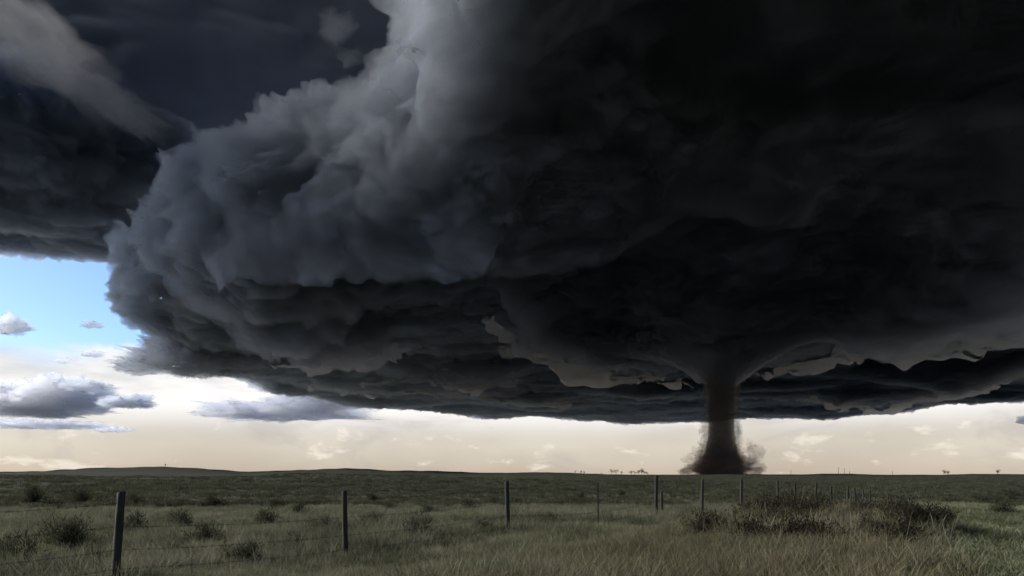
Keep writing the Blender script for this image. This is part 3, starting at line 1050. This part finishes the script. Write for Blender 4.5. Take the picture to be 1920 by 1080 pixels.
for args in ((1312, 868, 15, 22, 1), (1298, 880, 20, 10, 2), (1394, 874, 16, 14, 3), (1410, 884, 16, 9, 4), (1412, 866, 8, 9, 5), (1352, 878, 40, 16, 6), (1306, 846, 9, 8, 7),
             (1318, 826, 6, 15, 8), (1384, 836, 7, 22, 9), (1416, 852, 13, 20, 10), (1387, 806, 5, 13, 12), (1292, 860, 8, 7, 13), (1330, 872, 20, 18, 14), (1376, 872, 20, 18, 15), (1424, 878, 9, 8, 16),
             (1284, 884, 10, 6, 17), (1322, 850, 12, 18, 18), (1384, 856, 10, 16, 19), (1404, 840, 7, 12, 20), (1314, 804, 4, 10, 21)):
    px_, py_, rx, rz, sd_ = args
    debris(px_, py_, rx, rz, sd_, M_VEIL if sd_ in (7, 8, 9, 10, 12, 13, 18, 20, 21) else M_DEBRIS, dy=random.uniform(-40, 40))

# ------------------------------------------------------------------ small clouds in the gap
SCUD = [  # column, row, half width, half height, depth, label
    (360, 682, 118, 26, 5200, 'dark wedge of torn cloud jutting out below the storm base'),
    (16, 614, 30, 18, 7000, 'small dark cloud floating in the open blue sky'),
    (172, 609, 17, 7, 6000, 'tiny dark shred of cloud alone in the blue gap'),
    (162, 727, 46, 8, 9000, 'thin blackish streak of cloud above the grey cumulus'),
    (235, 756, 46, 11, 11000, 'small grey cloud lens beside the grey cumulus heap'),
    (172, 665, 18, 5, 9000, 'faint grey shred of cloud below the blue sky'),
    (1925, 790, 14, 7, 9000, 'small grey scrap of cloud under the right end of the storm base'),
]
for q, (a_, b2, hw, hh, dep, lab) in enumerate(SCUD):
    c_ = at_depth(a_, b2, dep)
    m_ = dep / F
    tag(puff_cloud('scud_cloud', c_, (hw * m_ * 1.05, hw * m_ * 0.8, hh * m_ * 1.3), 30 + q, 200 if q == 0 else 120, 110 if q == 0 else 70, 0.45, 0.22, 0.6, M_SCUD, 1.5, 0, hh * m_ * 0.10),
        lab, 'cloud')
o = puff_cloud('cloud_streak', at_depth(100, 118, 4600), (760, 420, 210), 71, 240, 100, 0.6, 0.2, 0.9, M_THIN, 1.2, 0, 8)
o.rotation_euler = (0, R(33), 0)
tag(o, 'pale sunlit streak of thin cloud slanting above the dark cloud bank', 'cloud')
for q, (a_, b2, hw, hh, lab) in enumerate(((625, 52, 30, 34, 'ragged pale cloud shred hanging beside the lit tower edge'), (656, 106, 22, 15, 'small faint cloud shred below the ragged pale one'),
                                           (586, 212, 24, 10, 'lone faint wisp of cloud above the storm shoulder'))):
    c_ = at_depth(a_, b2, 2600)
    m_ = 2600 / F
    tag(puff_cloud('cloud_shred', c_, (hw * m_, hw * m_ * 0.8, hh * m_), 75 + q, 130, 80, 0.65, 0.3, 0.9, M_WISP, 1.4, 0, hh * m_ * 0.08), lab, 'cloud')
FARC = [
    (60, 752, 130, 34, 16000, 'heaped grey cumulus with pale crowns low over the hills'),
    (520, 772, 125, 17, 18000, 'long flat grey cloud with a bright top under the storm edge'),
    (640, 748, 120, 16, 17000, 'blue grey cloud layer tucked beneath the storm base'),
    (70, 796, 110, 8, 21000, 'long thin grey cloud line below the heaped cumulus'),
    (215, 806, 34, 5, 20000, 'short faint grey cloud fleck low over the hills'),
    (118, 676, 16, 6, 14000, 'small pale grey cloud tuft above the heaped cumulus'),
]
for q, (a_, b2, hw, hh, dep, lab) in enumerate(FARC):
    c_ = at_depth(a_, b2 + hh * 0.3, dep)
    m_ = dep / F
    tag(puff_cloud('cumulus_cloud', c_, (hw * m_, hw * m_ * 0.7, hh * m_ * 1.3), 50 + q, 260, 130, 0.5, 0.2, 0.4, M_FAR, 1.3, 0, 0), lab, 'cloud')

# ------------------------------------------------------------------ far things on the skyline
def leaf_crown(seed):
    rg = np.random.default_rng(seed)
    V, Fq = [], []
    lobes = [(rg.normal(0, 0.22, 2), rg.uniform(0.45, 0.95), rg.uniform(0.14, 0.26)) for k in range(7)]
    for (ox, oy), oz, rr_ in lobes:
        for k in range(70):
            d = rg.normal(0, 1, 3)
            d = d / np.linalg.norm(d) * rr_ * rg.uniform(0.4, 1.0) ** 0.5
            c_ = np.array([ox, oy, oz]) + d * np.array([1.1, 1.1, 0.8])
            a_, b_ = rg.normal(0, 1, 3), rg.normal(0, 1, 3)
            a_ *= 0.05 / np.linalg.norm(a_)
            b_ *= 0.05 / np.linalg.norm(b_)
            i0 = len(V)
            V += [c_, c_ + a_, c_ + b_]
            Fq.append((i0, i0 + 1, i0 + 2))
    me = bpy.data.meshes.new('crown')
    me.from_pydata([tuple(v) for v in V], [], Fq)
    me.materials.append(M_SAGE)
    return me


def trunk_mesh(seed):
    rg = np.random.default_rng(seed)
    bm = bmesh.new()
    def limb(a, b, r0, r1):
        a, b = Vector(a), Vector(b)
        q = (b - a).to_track_quat('Z', 'Y').to_matrix().to_4x4()
        bmesh.ops.create_cone(bm, segments=6, radius1=r0, radius2=r1, depth=(b - a).length, matrix=Matrix.Translation((a + b) / 2) @ q)
    limb((0, 0, -0.05), (0.02, 0, 0.5), 0.035, 0.022)
    for k in range(5):
        limb((0.01, 0, rg.uniform(0.25, 0.5)), (rg.normal(0, 0.2), rg.normal(0, 0.2), rg.uniform(0.6, 0.9)), 0.018, 0.006)
    me = bpy.data.meshes.new('trunk')
    bm.to_mesh(me)
    bm.free()
    me.materials.append(m_stem)
    return me


TREES = [(leaf_crown(900 + k), trunk_mesh(920 + k)) for k in range(4)]


def land_z(x, y):
    return float(height(np.array([x]), np.array([y]))[0])


def far_tree(px_, hpx, k, dep, label, group):
    d = ray(px_, 888)
    x, y = d.x / d.y * dep, dep
    h = hpx / F * math.hypot(x, y)
    e = empty('tree', (x, y, land_z(x, y)))
    e.scale = (h * random.uniform(0.9, 1.2), h, h)
    e.rotation_euler = (0, 0, random.uniform(0, 6))
    cr, tk = TREES[k % 4]
    obj('crown', cr, None, e)
    obj('trunk', tk, None, e)
    tag(e, label, 'tree', group)


for q, (a_, hp) in enumerate(((1147, 10), (1155, 10), (1166, 7), (1184, 9), (1190, 8), (1198, 10), (1203, 13), (1208, 9), (1213, 6))):
    far_tree(a_, hp, q, 2420, 'dark tree in the small grove on the skyline beside the tornado', 'grove on the skyline')
for q, (a_, hp) in enumerate(((1079, 6), (1090, 7), (1095, 6), (1128, 4))):
    far_tree(a_, hp, q, 2450, 'low scattered tree on the horizon apart from the small grove', 'scattered trees on the horizon')
for q, (a_, hp) in enumerate(((1770, 9), (1777, 8))):
    far_tree(a_, hp, q + 1, 2400, 'tree of a lone pair standing on the bare horizon', 'pair of trees on the horizon')
far_tree(1871, 9, 2, 2400, 'single slender tree alone on the bare horizon', None)

POLES = [(820, 7, 'thin utility pole on the low hills above the open pasture'), (1483, 9, 'thin utility pole on the plain near the tornado foot'), (1572, 13, 'tallest utility pole on the bare skyline'),
         (1583, 11, 'utility pole standing next to the tallest one'), (1593, 7, 'short utility pole beside the two tall ones'), (1673, 8, 'lone utility pole on the open horizon')]
for a_, hp, lab in POLES:
    d = ray(a_, 888)
    dep = 1900.0
    x, y = d.x / d.y * dep, dep
    h = hp / F * math.hypot(x, y)
    e = empty('utility_pole', (x, y, land_z(x, y)))
    bm = bmesh.new()
    bmesh.ops.create_cone(bm, segments=8, cap_ends=True, radius1=0.55, radius2=0.42, depth=h + 1, matrix=Matrix.Translation((0, 0, (h - 1) / 2)))
    me = bpy.data.meshes.new('pole')
    bm.to_mesh(me)
    bm.free()
    obj('pole', me, M_POST, e)
    bm = bmesh.new()
    bmesh.ops.create_cube(bm, size=1.0)
    bmesh.ops.scale(bm, vec=(h * 0.14, 0.3, 0.35), verts=bm.verts)
    bmesh.ops.translate(bm, vec=(0, -0.66, h * 0.92), verts=bm.verts)
    me = bpy.data.meshes.new('crossarm')
    bm.to_mesh(me)
    bm.free()
    obj('crossarm', me, M_POST, e)
    tag(e, lab, 'pole', 'utility poles along the skyline')

# wind pump in front of the left hill
d = ray(310, 886)
dep = 1900.0
x, y = d.x / d.y * dep, dep
h = 10 / F * math.hypot(x, y)
pump = empty('wind_pump', (x, y, land_z(x, y)))
tag(pump, 'small dark wind pump standing in front of the long low hill', 'wind pump')
for sx in (-1, 1):
    for sy in (-1, 1):
        tube('leg', [(sx * h * 0.13, sy * h * 0.13, -0.3), (sx * h * 0.06, sy * h * 0.06, h * 0.5), (sx * h * 0.02, sy * h * 0.02, h)], 0.14, M_STEEL, pump)
for k, f in enumerate((0.3, 0.6)):
    r_ = h * (0.13 - 0.11 * f)
    tube('brace', [(-r_, -r_, h * f), (r_, -r_, h * f), (r_, r_, h * f), (-r_, r_, h * f), (-r_, -r_ + 0.01, h * f)], 0.1, M_STEEL, pump)
wheel = empty('wheel', (0, -0.5, h))
wheel.parent = pump
bm = bmesh.new()
bmesh.ops.create_cone(bm, segments=10, cap_ends=True, radius1=0.3, radius2=0.3, depth=0.5, matrix=Matrix.Rotation(R(90), 4, 'X'))
hub = bpy.data.meshes.new('hub')
bm.to_mesh(hub)
bm.free()
obj('hub', hub, M_STEEL, wheel)
bl = bpy.data.meshes.new('blade')
bl.from_pydata([(-0.12, 0, 0.35), (0.12, 0.1, 0.35), (0.42, 0.2, 1.9), (-0.42, -0.1, 1.9)], [], [(0, 1, 2, 3)])
bl.materials.append(M_STEEL)
for k in range(12):
    o = obj('blade', bl, None, wheel)
    o.rotation_euler = (0, k * math.pi / 6, 0)
vm = bpy.data.meshes.new('tail_vane')
vm.from_pydata([(0, 0.3, h - 0.1), (0.2, 2.6, h - 0.7), (0.2, 3.8, h - 0.9), (0.2, 3.8, h + 0.9), (0.2, 2.6, h + 0.7), (0, 0.3, h + 0.1)], [], [(0, 1, 2, 3, 4, 5)])
obj('tail_vane', vm, M_STEEL, pump)
